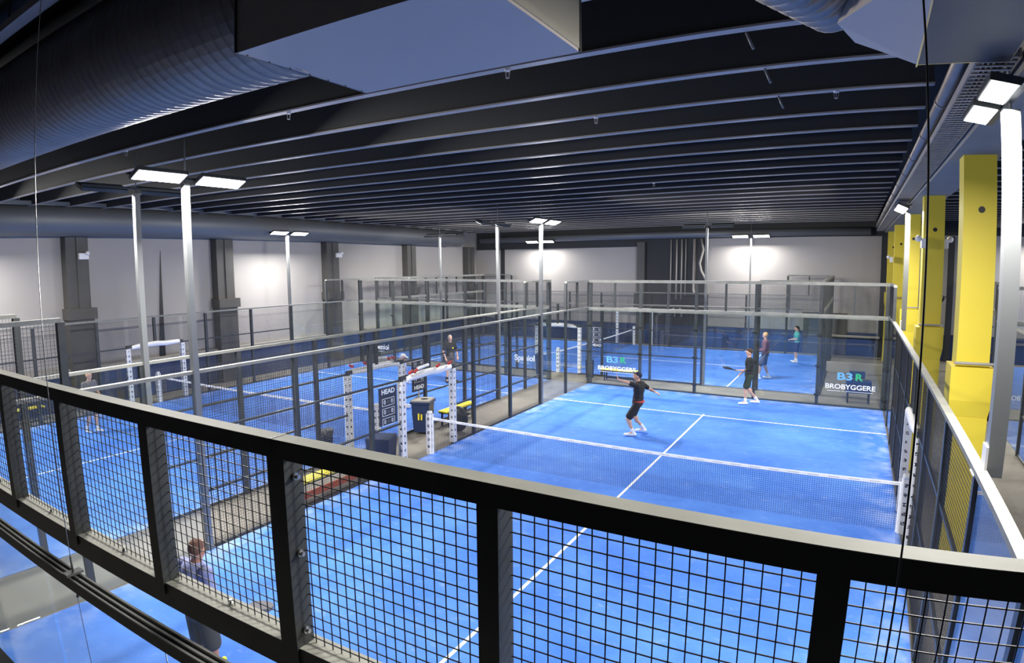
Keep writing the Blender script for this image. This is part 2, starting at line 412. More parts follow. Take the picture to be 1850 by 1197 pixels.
def side_fence(label, gate=True, rail='steel_rail', ribbons=False):
    t = thing('court_side_fence', label, 'court fence')
    y0, y1 = .01, .09
    for x in (-8,8): MB().box((x-.05,y0,0),(x+.05,y1,FH-.06)).build('post', M['steel'], t)
    for x in (-6,-4,-2,2,4,6): MB().box((x-.045,y0,0),(x+.045,y1,2.94)).build('post', M['steel'], t)
    MB().box((-.045,y0,2.0),(.045,y1,2.94)).build('post', M['steel'], t)
    MB().box((-9.95,y0-.005,2.95),(9.95,y1+.01,3.0)).build('top_rail', M[rail], t)
    for s in (-1,1):
        MB().box((min(s*8,s*9.95),y0-.005,FH-.06),(max(s*8,s*9.95),y1+.005,FH)).build('upper_rail', M[rail], t)
        link('mesh_panel', wire_mesh(1.9,.94), t, (s*9,y0+.03,3.0))
        MB().box((s*9-.03,y0,3.0),(s*9+.03,y1,FH-.06)).build('short_post', M['steel'], t)
        pane = MB().box((-.985,.03,.02),(.985,.042,2.93)).mesh('glass_pane', M['glass'])
        for x in (7,9): link('glass_pane', pane, t, (s*x,0,0))
        for x in (3,5): link('mesh_panel', wire_mesh(1.9,2.93), t, (s*x,y0+.03,0))
        link('mesh_panel', wire_mesh(.9,2.93), t, (s*1.5,y0+.03,0))
        link('mesh_panel', wire_mesh(.9,.93), t, (s*.5,y0+.03,2.0))
        for z in (.03,1.0,2.0):
            MB().box((min(s*1.04,s*6),y0+.02,z-.02),(max(s*1.04,s*6),y1-.02,z+.02)).build('rail', M['steel'], t)
        p = MB().box((s*1-.04,y0,0),(s*1+.04,y1,2.0)).build('gate_post', M['steel'], t)
        MB().box((s*1-.065,y0-.04,.05),(s*1+.065,y1+.02,1.97)).build('padding', M['gate_pad'], p)
    cb = MB().box((-1.04,y0,2.0),(1.04,y1,2.08)).build('gate_crossbar', M['steel'], t)
    b = MB(); b.tube([(-.86,.03,2.0),(-.5,.02,2.03),(0,.02,2.05),(.4,.02,2.02),(.88,.03,2.04)],[.07,.085,.09,.085,.07],12)
    b.build('crossbar_padding', M['white'], cb)
    return t
def net(label):
    t = thing('padel_net', label, 'net')
    def top(x): return .88 + .04*(x/5)**2
    b = MB(); d = .0036; n = 248
    for i in range(n+1):
        x = -4.96+9.92*i/n; h = top(x)-.03; r = d/2
        b.add([(x-r,-r,.02),(x+r,-r,.02),(x+r,r,.02),(x-r,r,.02),(x-r,-r,h),(x+r,-r,h),(x+r,r,h),(x-r,r,h)],[(0,1,5,4),(1,2,6,5),(2,3,7,6),(3,0,4,7)])
    for k in range(21):
        q = (k+1)/22; pts = [(-4.96+9.92*i/12, 0, .02+(top(-4.96+9.92*i/12)-.05)*q) for i in range(13)]
        b.tube(pts, d/2, 4, False, False)
    b.build('net_mesh', M['net'], t)
    b = MB(); N = 20
    for i in range(N):
        xa = -4.97+9.94*i/N; xb = -4.97+9.94*(i+1)/N
        za, zb = top(xa), top(xb)
        vs = [(xa,-.012,za-.055),(xa,.012,za-.055),(xa,.012,za),(xa,-.012,za),(xb,-.012,zb-.055),(xb,.012,zb-.055),(xb,.012,zb),(xb,-.012,zb)]
        b.add(vs, [(0,4,5,1),(1,5,6,2),(2,6,7,3),(3,7,4,0)])
    b.build('net_tape', M['tape_print'], t)
    for s in (-1,1):
        p = MB().box((s*5.02-.075,-.06,0),(s*5.02+.075,.06,1.0)).build('net_post', M['net_pad'], t)
        MB().tube([(s*5.02,0,1.0),(s*5.02,0,1.07)],[.08,.06],12).build('post_cap', M['wht_pl'], p)
        MB().box((s*4.93-.015,-.015,0),(s*4.93+.015,.015,.9)).build('net_edge_rod', M['tape'], t)
    return t
def turf(label):
    t = thing('court_surface', label, 'padel court')
    MB().box((-5,-10,.0),(5,10,.012)).build('turf', M['turf'], t)
    z0, z1 = .012, .0155
    for s in (-1,1): MB().box((-5,s*6.95-.025,z0),(5,s*6.95+.025,z1)).build('service_line', M['line'], t)
    MB().box((-.025,-7.1,z0),(.025,7.1,z1+.0005)).build('centre_line', M['line'], t)
    return t
COURTS = {'A': (5,0,0), 'C': (-6.75,0,0), 'B': (-2.13,16.8,PI/2), 'E': (18.15,0,0), 'F': (24.05,16.85,PI/2)}
def place(t0, court, kind, label, **kw):
    cx, cy, th = COURTS[court]
    base = {'far': (0,10,0), 'near': (0,-10,PI), 'right': (5,0,-PI/2), 'left': (-5,0,PI/2), 'mid': (0,0,0)}[kind]
    c, s = math.cos(th), math.sin(th)
    loc = (cx + base[0]*c - base[1]*s, cy + base[0]*s + base[1]*c, 0); rz = th + base[2]
    if t0.get('_used'): o = dup(t0, loc, rz, label)
    else: o = t0; o.location = loc; o.rotation_euler = (0,0,rz); o['label'] = label; t0['_used'] = 1
    return o
used = set()
def put(t0, court, kind, label):
    cx, cy, th = COURTS[court]
    base = {'far': (0,10,0), 'near': (0,-10,PI), 'right': (5,0,-PI/2), 'left': (-5,0,PI/2), 'mid': (0,0,0)}[kind]
    c, s = math.cos(th), math.sin(th)
    loc = (cx + base[0]*c - base[1]*s, cy + base[0]*s + base[1]*c, 0); rz = th + base[2]
    if t0.name in used: return dup(t0, loc, rz, label)
    used.add(t0.name); t0.location = loc; t0.rotation_euler = (0,0,rz); t0['label'] = label
    return t0
T = turf('')
put(T,'A','mid','blue padel court in the foreground with two players and the centre net')
put(T,'C','mid','blue padel court on the left beyond the grey walkway')
put(T,'B','mid','blue padel court lying crosswise behind the foreground court')
put(T,'E','mid','blue padel court at the right edge beyond the yellow columns')
put(T,'F','mid','blue padel court at the far right seen beside the tall mast')
Nt = net('')
put(Nt,'A','mid','white-taped net across the foreground court')
put(Nt,'C','mid','white-taped net across the left court, seen through the fences')
put(Nt,'B','mid','white-taped net on the crosswise court behind the glass')
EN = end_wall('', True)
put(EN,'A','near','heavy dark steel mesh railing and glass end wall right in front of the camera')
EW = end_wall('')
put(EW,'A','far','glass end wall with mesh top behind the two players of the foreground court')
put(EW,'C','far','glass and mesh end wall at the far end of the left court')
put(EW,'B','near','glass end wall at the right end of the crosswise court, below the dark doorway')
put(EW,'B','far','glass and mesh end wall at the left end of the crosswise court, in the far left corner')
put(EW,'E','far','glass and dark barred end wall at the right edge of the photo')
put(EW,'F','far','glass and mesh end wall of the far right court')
SF = side_fence('')
put(SF,'A','left','wire mesh side fence with padded gate, left of the foreground court, beside the yellow bench')
put(SF,'A','right','wire mesh fence with pale top rail right of the foreground court, before the yellow columns')
put(SF,'C','right','wire mesh side fence of the left court facing the grey walkway')
put(SF,'C','left','wire mesh side fence of the left court along the white wall')
put(SF,'B','left','long side fence of the crosswise court just behind the foreground end wall')
put(SF,'B','right','long side fence of the crosswise court along the far wall')
put(SF,'E','left','side fence of the right edge court facing the yellow columns')

for o in list(SC.objects):
    if o.get('label','').startswith(('wire mesh side fence with padded gate, left','wire mesh side fence of the left court facing')):
        cb = [c for c in o.children if c.name.startswith('gate_crossbar')][0]
        for x in (-.8,-.62,.25,.74):
            b = MB().ball((x,-.05,2.15),(.05,.04,.04),8,6).ball((x+.06,-.06,2.18),(.04,.03,.035),8,6); b.build('red_ribbon', M['red'], cb)
        MB().tube([(-.5,-.04,2.2),(-.1,-.04,2.24)],.035,10).build('white_roll', M['white'], cb)
# ------------------------------------------------------------------ floodlight masts
def mast(x, y, aim, label, lit_z=5.98, h=.095, z0=0, tilt=25, power=305, q=1.0):
    """aim: unit direction the lamps face"""
    t = thing('floodlight_mast', label, 'floodlight', (x,y,0), math.atan2(aim[1],aim[0])-PI/2)
    z = lit_z
    MB().box((-h/2,-h/2,z0),(h/2,h/2,z-.08)).build('pole', M['mast'], t)
    if z0: MB().box((-h/2-.02,h/2,z0),(h/2+.02,h/2+.02,z0+.25)).box((-h/2-.02,h/2,z0),(h/2+.02,h/2+.10,z0+.012)).build('base_bracket', M['wht_pl'], t)
    MB().tube([(0,0,z-.08),(0,0,BEAMH)],.012,8).build('hanger_rod', M['mast'], t)
    MB().box((-.93,-.02,z-.02),(.93,.03,z+.02)).box((-.6,.0,z+.0),(-.54,.2,z+.03)).box((.54,.0,z+.0),(.6,.2,z+.03)).build('crossarm', M['steel'], t)
    ang = math.radians(tilt)
    for s in (-1,1):
        f = MB().cbox((0,0,.03),(.80*q,.28*q,.06)).build('lamp_housing', M['steel'], t)
        f.location = (s*.52*q,.17,z-.03); f.rotation_euler = (ang,0,0)
        l = MB().cbox((0,0,-.003),(.76*q,.24*q,.006)).build('lens', M['lens'], f)
        ld = bpy.data.lights.new('flood_lamp','AREA'); ld.shape = 'RECTANGLE'; ld.size = .75*q; ld.size_y = .23*q
        ld.energy = power; ld.color = (1,.97,.92)
        lo = bpy.data.objects.new('flood_lamp', ld); COL.objects.link(lo); lo.parent = f; lo.location = (0,0,-.012)
    return t
PX, NX, PY, NY = (1,0), (-1,0), (0,1), (0,-1)
mast(-.02,-6.02,PX,'tall floodlight mast with two bright lamps at left centre of the hall')
mast(-.02,6.02,PX,'floodlight mast with two bright lamps rising over the middle of the photo')
mast(10.16,-5.97,NX,'thick pale floodlight mast with two glaring lamps at the right edge', h=.13, z0=2.94, tilt=12, lit_z=5.9, q=.78)
mast(10.17,6.0,NX,'slim floodlight mast with one visible bright lamp among the yellow columns', h=.11, z0=2.94)
mast(-1.66,-5.93,NX,'floodlight mast just left of the tall bright one, its lamps turned away')
mast(-1.66,6.05,NX,'floodlight mast with dark lamp arms left of the middle bright one')
mast(-11.85,6.0,PX,'floodlight mast with two bright lamps in front of the white left wall')
mast(-11.85,-6.0,PX,'floodlight mast at the near left corner of the left court')
mast(-8.14,11.62,PY,'thin mast with dark lamp arms behind the far left court corner', h=.08)
mast(3.98,11.62,PY,'thin mast with dark lamp arms behind the foreground end wall', h=.08)
mast(-8.14,22.0,NY,'far floodlight mast whose two lamps glow beneath the middle bright pair', h=.07, power=190)
mast(4.0,22.0,NY,'far floodlight mast with two bright lamps against the white far wall', h=.07, power=190)
mast(23.25,-6,NX,'floodlight mast at the outer side of the right edge court')
mast(23.25,6,NX,'floodlight mast at the outer far side of the right edge court')
mast(18,22.0,NY,'floodlight mast beside the far wall of the right hall')

# ------------------------------------------------------------------ overhead services
def ribbed(pts, r, pitch, amp, n=28):
    """spiral duct: short ridge every pitch"""
    P = [V(p) for p in pts]; out = []; rad = []
    L = [0]
    for i in range(1, len(P)): L.append(L[-1] + (P[i]-P[i-1]).length)
    def at(s):
        for i in range(1, len(P)):
            if s <= L[i] + 1e-6: return P[i-1].lerp(P[i], (s-L[i-1])/(L[i]-L[i-1]))
        return P[-1]
    k = int(L[-1]/pitch)
    for i in range(k):
        s = i*pitch
        for q, a in ((0,0),(.70,0),(.78,amp),(.92,amp)):
            out.append(at(s+q*pitch)); rad.append(r+a)
    return MB().tube(out, rad, n)
big = thing('ventilation_duct', 'huge dark spiral ventilation duct at the top left', 'duct', (-3.8,-8.60,6.565))
b = ribbed([(-9.4,0,0),(9.4,0,0)], .56, .115, .010, 44); b.smooth = [False]*len(b.smooth); b.build('spiral_tube', M['duct'], big)
un = thing('duct_box', 'large rectangular sheet metal box hanging between the ducts at the top', 'duct', (6.41,-8.5,6.0))
MB().box((-.93,-.62,0),(.93,.60,1.2)).build('box_body', M['unit'], un)
MB().box((-.94,-.63,.0),(-.925,.61,1.2)).box((.925,.585,0),(.94,.61,1.2)).box((.925,-.63,0),(.94,-.6,1.2)).build('corner_flange', M['black'], un)
MB().box((.93,-.6,.02),(.936,.585,1.18)).build('end_plate', M['cream'], un)
b = MB()
for k in range(7): b.tube([(-.93+.02,-.55+k*.18,-.004),(-.93+.02,-.55+k*.18,.004)],.008,6)
b.build('screw', M['black'], un)
sd = thing('flexible_duct', 'ribbed flexible duct curving from the metal box to the right hood', 'duct', (0,0,0))
pts = []
for i in range(41):
    t = i/40
    P0, P1, P2, P3 = V((7.36,-8.5,6.47)), V((8.35,-8.6,6.50)), V((8.32,-8.25,6.46)), V((8.94,-7.18,6.40))
    pts.append(P0*(1-t)**3 + P1*3*t*(1-t)**2 + P2*3*t*t*(1-t) + P3*t**3)
b = ribbed(pts, .285, .115, .016, 30); b.build('ribbed_tube', M['duct'], sd)
hd = thing('duct_hood', 'grey sheet metal hood with a crease at the top right corner', 'duct', (0,0,.08))
vs = [(8.88,-7.42,6.03),(8.98,-7.0,6.03),(8.98,-7.0,6.63),(8.88,-7.42,6.63),(9.40,-8.4,5.98),(9.40,-6.54,5.98),(9.40,-6.54,6.75),(9.40,-8.4,6.75)]
MB().add(vs, [(0,1,5,4),(1,2,6,5),(2,3,7,6),(3,0,4,7),(0,3,2,1)]).build('transition_panel', M['unit'], hd)
MB().box((9.40,-8.6,5.98),(10.06,-6.52,6.75)).build('hood_body', M['hood'], hd)
MB().bar((9.405,-8.6,5.975),(9.405,-6.5,5.975),.012).bar((9.4,-6.52,5.985),(10.06,-6.52,5.985),.012).build('edge_rod', M['chrome'], hd)
tr0 = thing('cable_ladder', 'pale flat steel channel over the duct in the top left corner', 'channel', (0,0,0))
MB().box((-8,-9.42,6.98),(5.3,-9.30,7.0)).box((-8,-9.44,6.98),(5.3,-9.42,7.06)).build('channel', M['flange'], tr0)
for x in (-6,-2,2,5): MB().tube([(x,-9.36,7.0),(x,-9.36,7.3)],.012,8).build('hanger_rod', M['ductdark'], tr0)
ld_ = thing('ventilation_duct', 'long horizontal grey duct under the roof along the left wall', 'duct', (-12.62,0,6.2))
MB().tube([(0,-14,0),(0,19.6,0)],.50,28).build('round_tube', M['ductdark'], ld_)
for y in (-4,0.5,5,9.5,14,18.5):
    MB().box((-.02,y-.03,.42),(.02,y+.03,1.1)).bar((.1,y,.45),(.6,y,1.0),.03,.06).build('hanger_bracket', M['ductdark'], ld_)
lf = thing('steel_purlin', 'dark steel channel running above the left wall duct', 'beam', (-12.05,0,6.62))
MB().box((-.06,-14,0),(.06,22.4,.12)).build('channel', M['ductdark'], lf)
fd = thing('ventilation_duct', 'dark duct along the top of the far wall', 'duct', (0,22.2,6.15))
MB().tube([(-12.6,0,0),(9.6,0,0)],.2,18).build('round_tube', M['ductdark'], fd)
pp = thing('roof_pipe', 'grey pipe under the roof leading away above the yellow columns', 'pipe', (9.86,0,6.36))
MB().tube([(0,-9,0),(0,22.3,0)],.075,16).build('tube', M['duct'], pp)
b = MB()
for y in range(-8,22,2): b.tube([(0,y,0),(0,y+.04,0)],.085,16)
b.build('pipe_collar', M['duct'], pp)
ct = thing('cable_tray', 'perforated steel cable tray beside the roof pipe on the right', 'cable tray', (10.02,0,6.13))
b = MB().box((-.165,-6.4,0),(-.15,22,.07)).box((.15,-6.4,0),(.165,22,.07))
y = -6.4
while y < 22: b.box((-.155,y,.0),(.155,y+.05,.008)); y += .12
b.build('perforated_tray', M['flange'], ct)
b = MB()
for k, x in enumerate((-.06,-.02,.03,.07)): b.tube([(x,-6.4,.03),(x+.01,0,.03),(x-.01,8,.03),(x,22,.03)],.014,6)
b.build('cable_bundle', M['black'], ct)
rd = thing('ventilation_duct', 'bright metal duct crossing the right hall under its roof', 'duct', (0,0,0))
MB().tube([(15.2,-2,6.5),(15.2,22,6.75)],.45,24).build('round_tube', M['duct'], rd)
# hanging rods off the beams and small roof fittings
for i, (x, y) in enumerate(((8.1,-6.05),(8.1,-4.9),(8.1,-3.72))):
    tag(MB().tube([(x,y,BEAMH),(x+.06,y+.0,BEAMH-.15)],.013,8).build('pipe_stub', M['mast'], None), ['short slanted pipe stub under the roof, nearest the flexible duct','short slanted pipe stub under the roof, middle of three','short slanted pipe stub under the roof, farthest of three'][i], 'pipe')
def sensor(x, y, label):
    t = thing('roof_sensor', label, 'sensor', (x,y,BEAMH))
    MB().tube([(0,0,0),(0,0,-.02)],.03,12).build('base', M['wht_pl'], t)
    b = MB()
    for k in range(4):
        a = k*PI/2; b.bar((.03*math.cos(a),.03*math.sin(a),-.02),(.018*math.cos(a),.018*math.sin(a),-.085),.005)
    b.tube([(0,0,-.082),(0,0,-.09)],.02,10).build('guard', M['ledge'], t)
for x, y, l in ((5.77,-6.12,'caged white roof sensor just below the rectangular box'),(5.77,-3.72,'caged white roof sensor over the middle of the ceiling'),
    (2.5,-6.12,'caged white roof sensor over the left centre of the ceiling'),(-1.6,-6.12,'caged white roof sensor above the left pair of lamps'),
    (8.75,-3.72,'caged roof sensor at the right of the ceiling, left of the pipe'),(-.62,-7.33,'white roof sensor box high at the left, above the bright mast'),(4.4,3.5,'tiny roof sensor far back over the middle')):
    sensor(x, y, l)
# steel track hung on wires in front of the railing
tk = thing('curtain_track', 'long dark double track hanging on wires at the bottom left', 'track', (0,-10.5,3.13))
MB().box((0,-.035,-.05),(9.8,.035,.0)).build('track_body', M['steel'], tk)
MB().box((0,-.035,.0),(9.8,-.024,.012)).box((0,-.006,.0),(9.8,.006,.012)).box((0,.024,.0),(9.8,.035,.012)).build('track_lip', M['steel_rail'], tk)
for x, l, s in ((5.80,'thin steel wire hanging at the left with a turnbuckle on the track','a'),(9.115,'thin dark wire hanging down the right side in front of the railing','b'),(6.62,'short pale wire below the track by the near player','c')):
    t = thing('hanging_wire', l, 'wire', (x,-10.5,0))
    zt = 7.3 if s != 'c' else 3.13
    MB().tube([(0,0,1.0),(0,0,zt)],.0022,6).build('wire', M['chrome'] if s != 'b' else M['black'], t)
    if s == 'a':
        MB().tube([(0,0,3.16),(0,0,3.24)],.006,8).cbox((0,0,3.155),(.05,.09,.012)).tube([(0,0,3.02),(0,.02,3.08)],.008,8).build('turnbuckle', M['mast'], t)
tag(MB().ball((2.82,-7.81,.015+.033),.033,18,12).build('tennis_ball', M['ball']), 'yellow ball on the turf seen past the lower end of the hanging track', 'ball')
tag(MB().ball((5.77,-1.56,.015+.033),.033,18,12).build('tennis_ball', M['ball']), 'yellow ball lying on the foreground court by the centre line', 'ball')

# ------------------------------------------------------------------ benches, bins, boards, bag
def bench(x, y, L, label, rz=PI/2, towel=False):
    t = thing('bench', label, 'bench', (x,y,0), rz)
    MB().box((-L/2,-.15,.42),(L/2,.15,.46)).build('seat', M['bench'], t)
    MB().box((-L/2+.02,-.14,.385),(L/2-.02,.14,.42)).build('seat_frame', M['black'], t)
    for sx in (-1,1):
        for sy in (-1,1): MB().box((sx*(L/2-.15)-.018,sy*.12-.018,0),(sx*(L/2-.15)+.018,sy*.12+.018,.39)).build('leg', M['black'], t)
    b = MB()
    for k in range(5): b.bar((-L/2+.15,-.12+k*.06,.12),(L/2-.15,-.12+k*.06,.12),.02)
    b.build('lower_shelf', M['orange'] if towel else M['black'], t)
    return t
bench(-.30,-3.1,1.9,'yellow bench with rust-red slatted shelf beside the foreground court', towel=True)
bench(-1.22,2.9,1.5,'yellow bench on the grey walkway behind the blue bin')
bench(.9,11.05,1.5,'yellow bench behind the far glass wall under the left lettering', rz=0)
bench(-13.0+1.2-.75,-4.2,1.2,'low bench with yellow seat at the left edge behind the left court')
def bin_(x, y, label, h=.95, w=.5, flag=True):
    t = thing('waste_bin', label, 'bin', (x,y,0), .35)
    b = MB(); a, c = w*.42, w*.5; zb = .06 if flag else 0
    vs = [(-a,-a,zb),(a,-a,zb),(a,a,zb),(-a,a,zb),(-c,-c,h-.08),(c,-c,h-.08),(c,c,h-.08),(-c,c,h-.08)]
    b.add(vs, [(0,3,2,1),(4,5,6,7),(0,1,5,4),(1,2,6,5),(2,3,7,6),(3,0,4,7)]).build('body', M['navy'], t)
    if flag:
        b = MB(); c2 = c+.03; b.box((-c2,-c2,h-.1),(c2,c2,h-.04)).build('rim', M['navy'], t)
        MB().box((-c2+.02,-c2+.02,h-.04),(c2-.02,c2-.02,h)).build('lid', M['ledge'], t)
        MB().tube([(0.05,0,h-.002),(.05,0,h+.004)],.1,16).build('lid_opening', M['black'], t)
        MB().box((-.06,-c-.0,.42),(-.02,-c-.03,.6)).box((.02,-c-.0,.42),(.06,-c-.03,.58)).build('yellow_sticker', M['bench'], t)
        for s in (-1,1): MB().tube([(s*a-.03,a*.6,.05),(s*a+.03,a*.6,.05)],.05,12).build('wheel', M['black'], t)
    return t
bin_(-1.36,1.45,'dark blue wheeled bin with grey lid in the gateway beside the white posts')
bin_(-.42,-1.30,'plain dark blue bin against the fence below the left score board', .80, .56, False)
bin_(-2.55,11.05,'dark blue bin behind the white sponsor lettering of the left court', .95, .5, False)
bin_(-.5,11.35,'blue bin behind the far glass wall under the small score board', .8, .35, False)
bg = thing('racket_bag', 'black rounded sports bag standing beside the white gate post', 'bag', (-.55,2.0,0), .4)
MB().ball((0,0,.36),(.26,.16,.36),20,14).build('bag_body', M['black'], bg)
MB().tube([(-.1,-.15,.25),(-.12,-.21,.5),(0,-.17,.66),(.12,-.21,.5),(.1,-.15,.25)],.014,6).build('strap', M['steel'], bg)
tag(MB().tube([(-2.98,-.55,.012),(-2.98,-.55,.36)],[.14,.18],20).build('ball_basket', M['black']), 'small black ball basket on the left court beside its net', 'basket')

def text(name, s, size, m, parent, loc, rot, ext=.002, align='CENTER', sx=1.0, off=0):
    c = bpy.data.curves.new(name, 'FONT'); c.body = s; c.size = size; c.extrude = ext; c.align_x = align; c.align_y = 'CENTER'; c.offset = off
    c.materials.append(m); o = bpy.data.objects.new(name, c); COL.objects.link(o)
    me = bpy.data.meshes.new_from_object(o.evaluated_get(bpy.context.evaluated_depsgraph_get())); bpy.data.objects.remove(o)
    me.materials.clear(); me.materials.append(m)
    o = link(name, me, parent, loc); o.rotation_euler = rot; o.scale = (sx,1,1)
    return o
def scoreboard(loc, rz, label, flip=False, w=.58, h=.84):
    """board faces local -y"""
    t = thing('score_board', label, 'score board', loc, rz)
    MB().box((-w/2,0,-h/2),(w/2,.02,h/2)).build('board', M['mark'], t)
    sgn = -1 if flip else 1
    zt = sgn*(h/2-.1)
    text('brand_lettering', 'HEAD', .15, M['vinyl'], t, (0,-.003,zt), (PI/2,0,0), off=.004, sx=1.1)
    for k in range(3):
        z = sgn*(.09 - k*.22)
        b = MB(); ww, hh = .2, .085
        for a in ((-ww,-hh,ww,-hh+.01),(-ww,hh-.01,ww,hh),(-ww,-hh,-ww+.01,hh),(ww-.01,-hh,ww,hh)): b.box((a[0],-.004,z+a[1]),(a[2],0,z+a[3]))
        b.build('score_frame', M['vinyl'], t)
        for s in (-1,1):
            text('score_digit', '0', .13, M['vinyl'], t, (s*.12,-.004,z), (PI/2,0,0))
        MB().box((-.04,-.004,z-.03),(.04,0,z+.03)).build('score_tab', M['dwall'], t)
    return t
# boards hang on the fences; local -y faces +x or away as in the photo
scoreboard((.02,-1.53,1.53), PI/2+0, 'dark blue HEAD score board hanging on the fence left of the gate posts')
sb = scoreboard((-1.60,1.60,1.55), PI/2, 'dark blue HEAD score board with lettering at its foot, above the bin', flip=True)
MB().box((-.025,.0,-.75),(.025,.02,-.42)).build('stand', M['ledge'], sb)
scoreboard((-.36,11.70,1.58), 0, 'small dark HEAD score board at far fence corner of the foreground court', flip=True, w=.30, h=.80)

def logo(t, x, z, s=1.0):
    """blue block letters and a green R above the white name"""
    y = -.006
    text('company_name', 'BROBYGGERE', .215*s, M['vinyl'], t, (x,y,z-.13), (PI/2,0,0), off=.004, sx=1.12)
    text('company_emblem_blue', 'B3', .32*s, M['ltblue'], t, (x-.17,y,z+.2), (PI/2,0,0), off=.008, sx=1.45)
    text('company_emblem_green', 'R', .30*s, M['green'], t, (x+.24,y,z+.2), (PI/2,0,0), off=.012, sx=1.15)
    MB().box((x-.68,y-.001,z-.275),(x-.28,y+.001,z-.262)).box((x-.24,y-.001,z-.275),(x-.17,y+.001,z-.262)).box((x-.12,y-.001,z-.275),(x+.68,y+.001,z-.262)).build('underline', M['vinyl'], t)
farA = [o for o in SC.objects if o.get('label','').startswith('glass end wall with mesh top behind')][0]
logo(farA, 1.13-5, .80); logo(farA, 8.99-5, .80)
farC = [o for o in SC.objects if o.get('label','').startswith('glass and mesh end wall at the far end of the left')][0]
for x, s in ((-2.8,'Spaniol'),(-10.45,'Spaniol')):
    text('sponsor_lettering', s, .33, M['vinyl'], farC, (x+6.75,-.006,.8), (PI/2,0,0), off=.012)
    text('sponsor_small_print', 'TANNLEGER', .07, M['vinyl'], farC, (x+6.75,-.006,.6), (PI/2,0,0))
farE = [o for o in SC.objects if o.get('label','').startswith('glass and dark barred')][0]
text('sponsor_lettering', 'BROBYGGERE', .2, M['vinyl'], farE, (-4.1,-.006,.7), (PI/2,0,0), off=.004)

# far wall pipes, hose and hooked pipes
for x, r, z0 in ((-.30,.03,2.6),(.02,.045,2.6),(.30,.04,2.6),(.52,.025,2.8),(.98,.075,3.1)):
    b = MB().tube([(x,WF-.2,5.9),(x,WF-.2,z0)] + ([(x+.08,WF-.3,z0-.15)] if r > .07 else []), r, 10)
    tag(b.build('wall_pipe', M['flange'] if r > .07 else M['ledge']), {.03:'thinnest left pipe running down the dark far wall',.045:'second pipe from left down the dark far wall',.04:'third pipe from left down the dark far wall',.025:'thin fourth pipe down the dark far wall',.075:'thick pipe with bent foot down the dark far wall'}[r], 'pipe')
tag(MB().tube([(1.35,WF-.2,5.9),(1.5,WF-.35,5.3),(1.32,WF-.35,4.6),(1.4,WF-.35,4.2),(1.7,WF-.3,3.6),(1.65,WF-.3,3.0),(1.8,WF-.3,2.8)],.06,10).build('cable_hose', M['ledge']), 'wavy grey hose hanging left of the far white wall field', 'hose')
for x, l in ((-.05,'left hooked grey pipe low on the dark far wall'),(.32,'right hooked grey pipe low on the dark far wall')):
    tag(MB().tube([(x-.12,WF-.28,2.02),(x-.05,WF-.28,2.1),(x+.04,WF-.28,2.02),(x+.05,WF-.28,1.62)],.045,10).ball((x-.13,WF-.28,1.98),.06,8,6).build('hooked_pipe', M['ledge']), l, 'pipe')
bs = thing('storage_chair', 'two dark stacked seats behind the right lettering', 'seat', (9.25,10.95,0), .1)
MB().box((-.38,-.2,.35),(.38,.25,.75)).build('seat', M['navy'], bs); MB().box((-.28,.1,.8),(.2,.28,1.02)).build('backrest', M['navy'], bs)
for sx in (-.33,.33): MB().box((sx-.02,-.15,0),(sx+.02,.15,.35)).build('leg', M['black'], bs)
fb = thing('wall_ledge', 'long pale ledge box on the floor near the far right of the crosswise court', 'ledge', (9.0,17.2,0))
MB().box((-1.0,-.12,0),(1.3,.12,.42)).build('ledge_body', M['ledge'], fb)
# spot rail in the right hall
sp = thing('spotlight_rail', 'slanted black rail with small spotlights between yellow columns', 'spotlight', (12.6,21.0,3.1))
MB().bar((-.6,0,.35),(.6,0,-.1),.03).build('rail', M['black'], sp)
for x in (-.5,-.1,.25): MB().tube([(x,-.02,.1-x*.35),(x-.12,-.05,-.08-x*.35)],.055,10).build('spot_head', M['black'], sp)
tag(MB().box((13.1,WF-.5,0),(13.35,WF-.15,5.9)).build('wall_column', M['deck']), 'narrow black column on far wall of the right hall', 'column')
wh = thing('fire_hose_reel', 'dark red round reel peeking from behind the thick mast', 'reel', (10.845,-1.7,2.83))
MB().tube([(0,0,0),(.12,0,0)],.36,24).build('reel_drum', cloth('dark_red', (.10,.012,.015)), wh)
MB().tube([(.12,0,0),(.15,0,0)],.12,16).build('hub', M['black'], wh)

# ------------------------------------------------------------------ people
def remesh(mb, name, m, voxel=.012, smooth=4):
    me = mb.mesh(name+'_src', None); o = bpy.data.objects.new('tmp', me); COL.objects.link(o)
    r = o.modifiers.new('r','REMESH'); r.mode = 'VOXEL'; r.voxel_size = voxel; r.use_smooth_shade = True
    s = o.modifiers.new('s','SMOOTH'); s.iterations = smooth; s.factor = .5
    dg = bpy.context.evaluated_depsgraph_get(); ev = o.evaluated_get(dg)
    out = bpy.data.meshes.new_from_object(ev); out.name = name
    bpy.data.objects.remove(o); bpy.data.meshes.remove(me)
    out.materials.clear(); out.materials.append(m)
    out.polygons.foreach_set('use_smooth', [True]*len(out.polygons))
    return out
def frame_of(d, hint=(0,0,1)):
    d = V(d).normalized(); h = V(hint)
    if abs(d.dot(h)) > .95: h = V((0,1,0))
    x = h.cross(d).normalized(); y = d.cross(x)
    return x, y, d
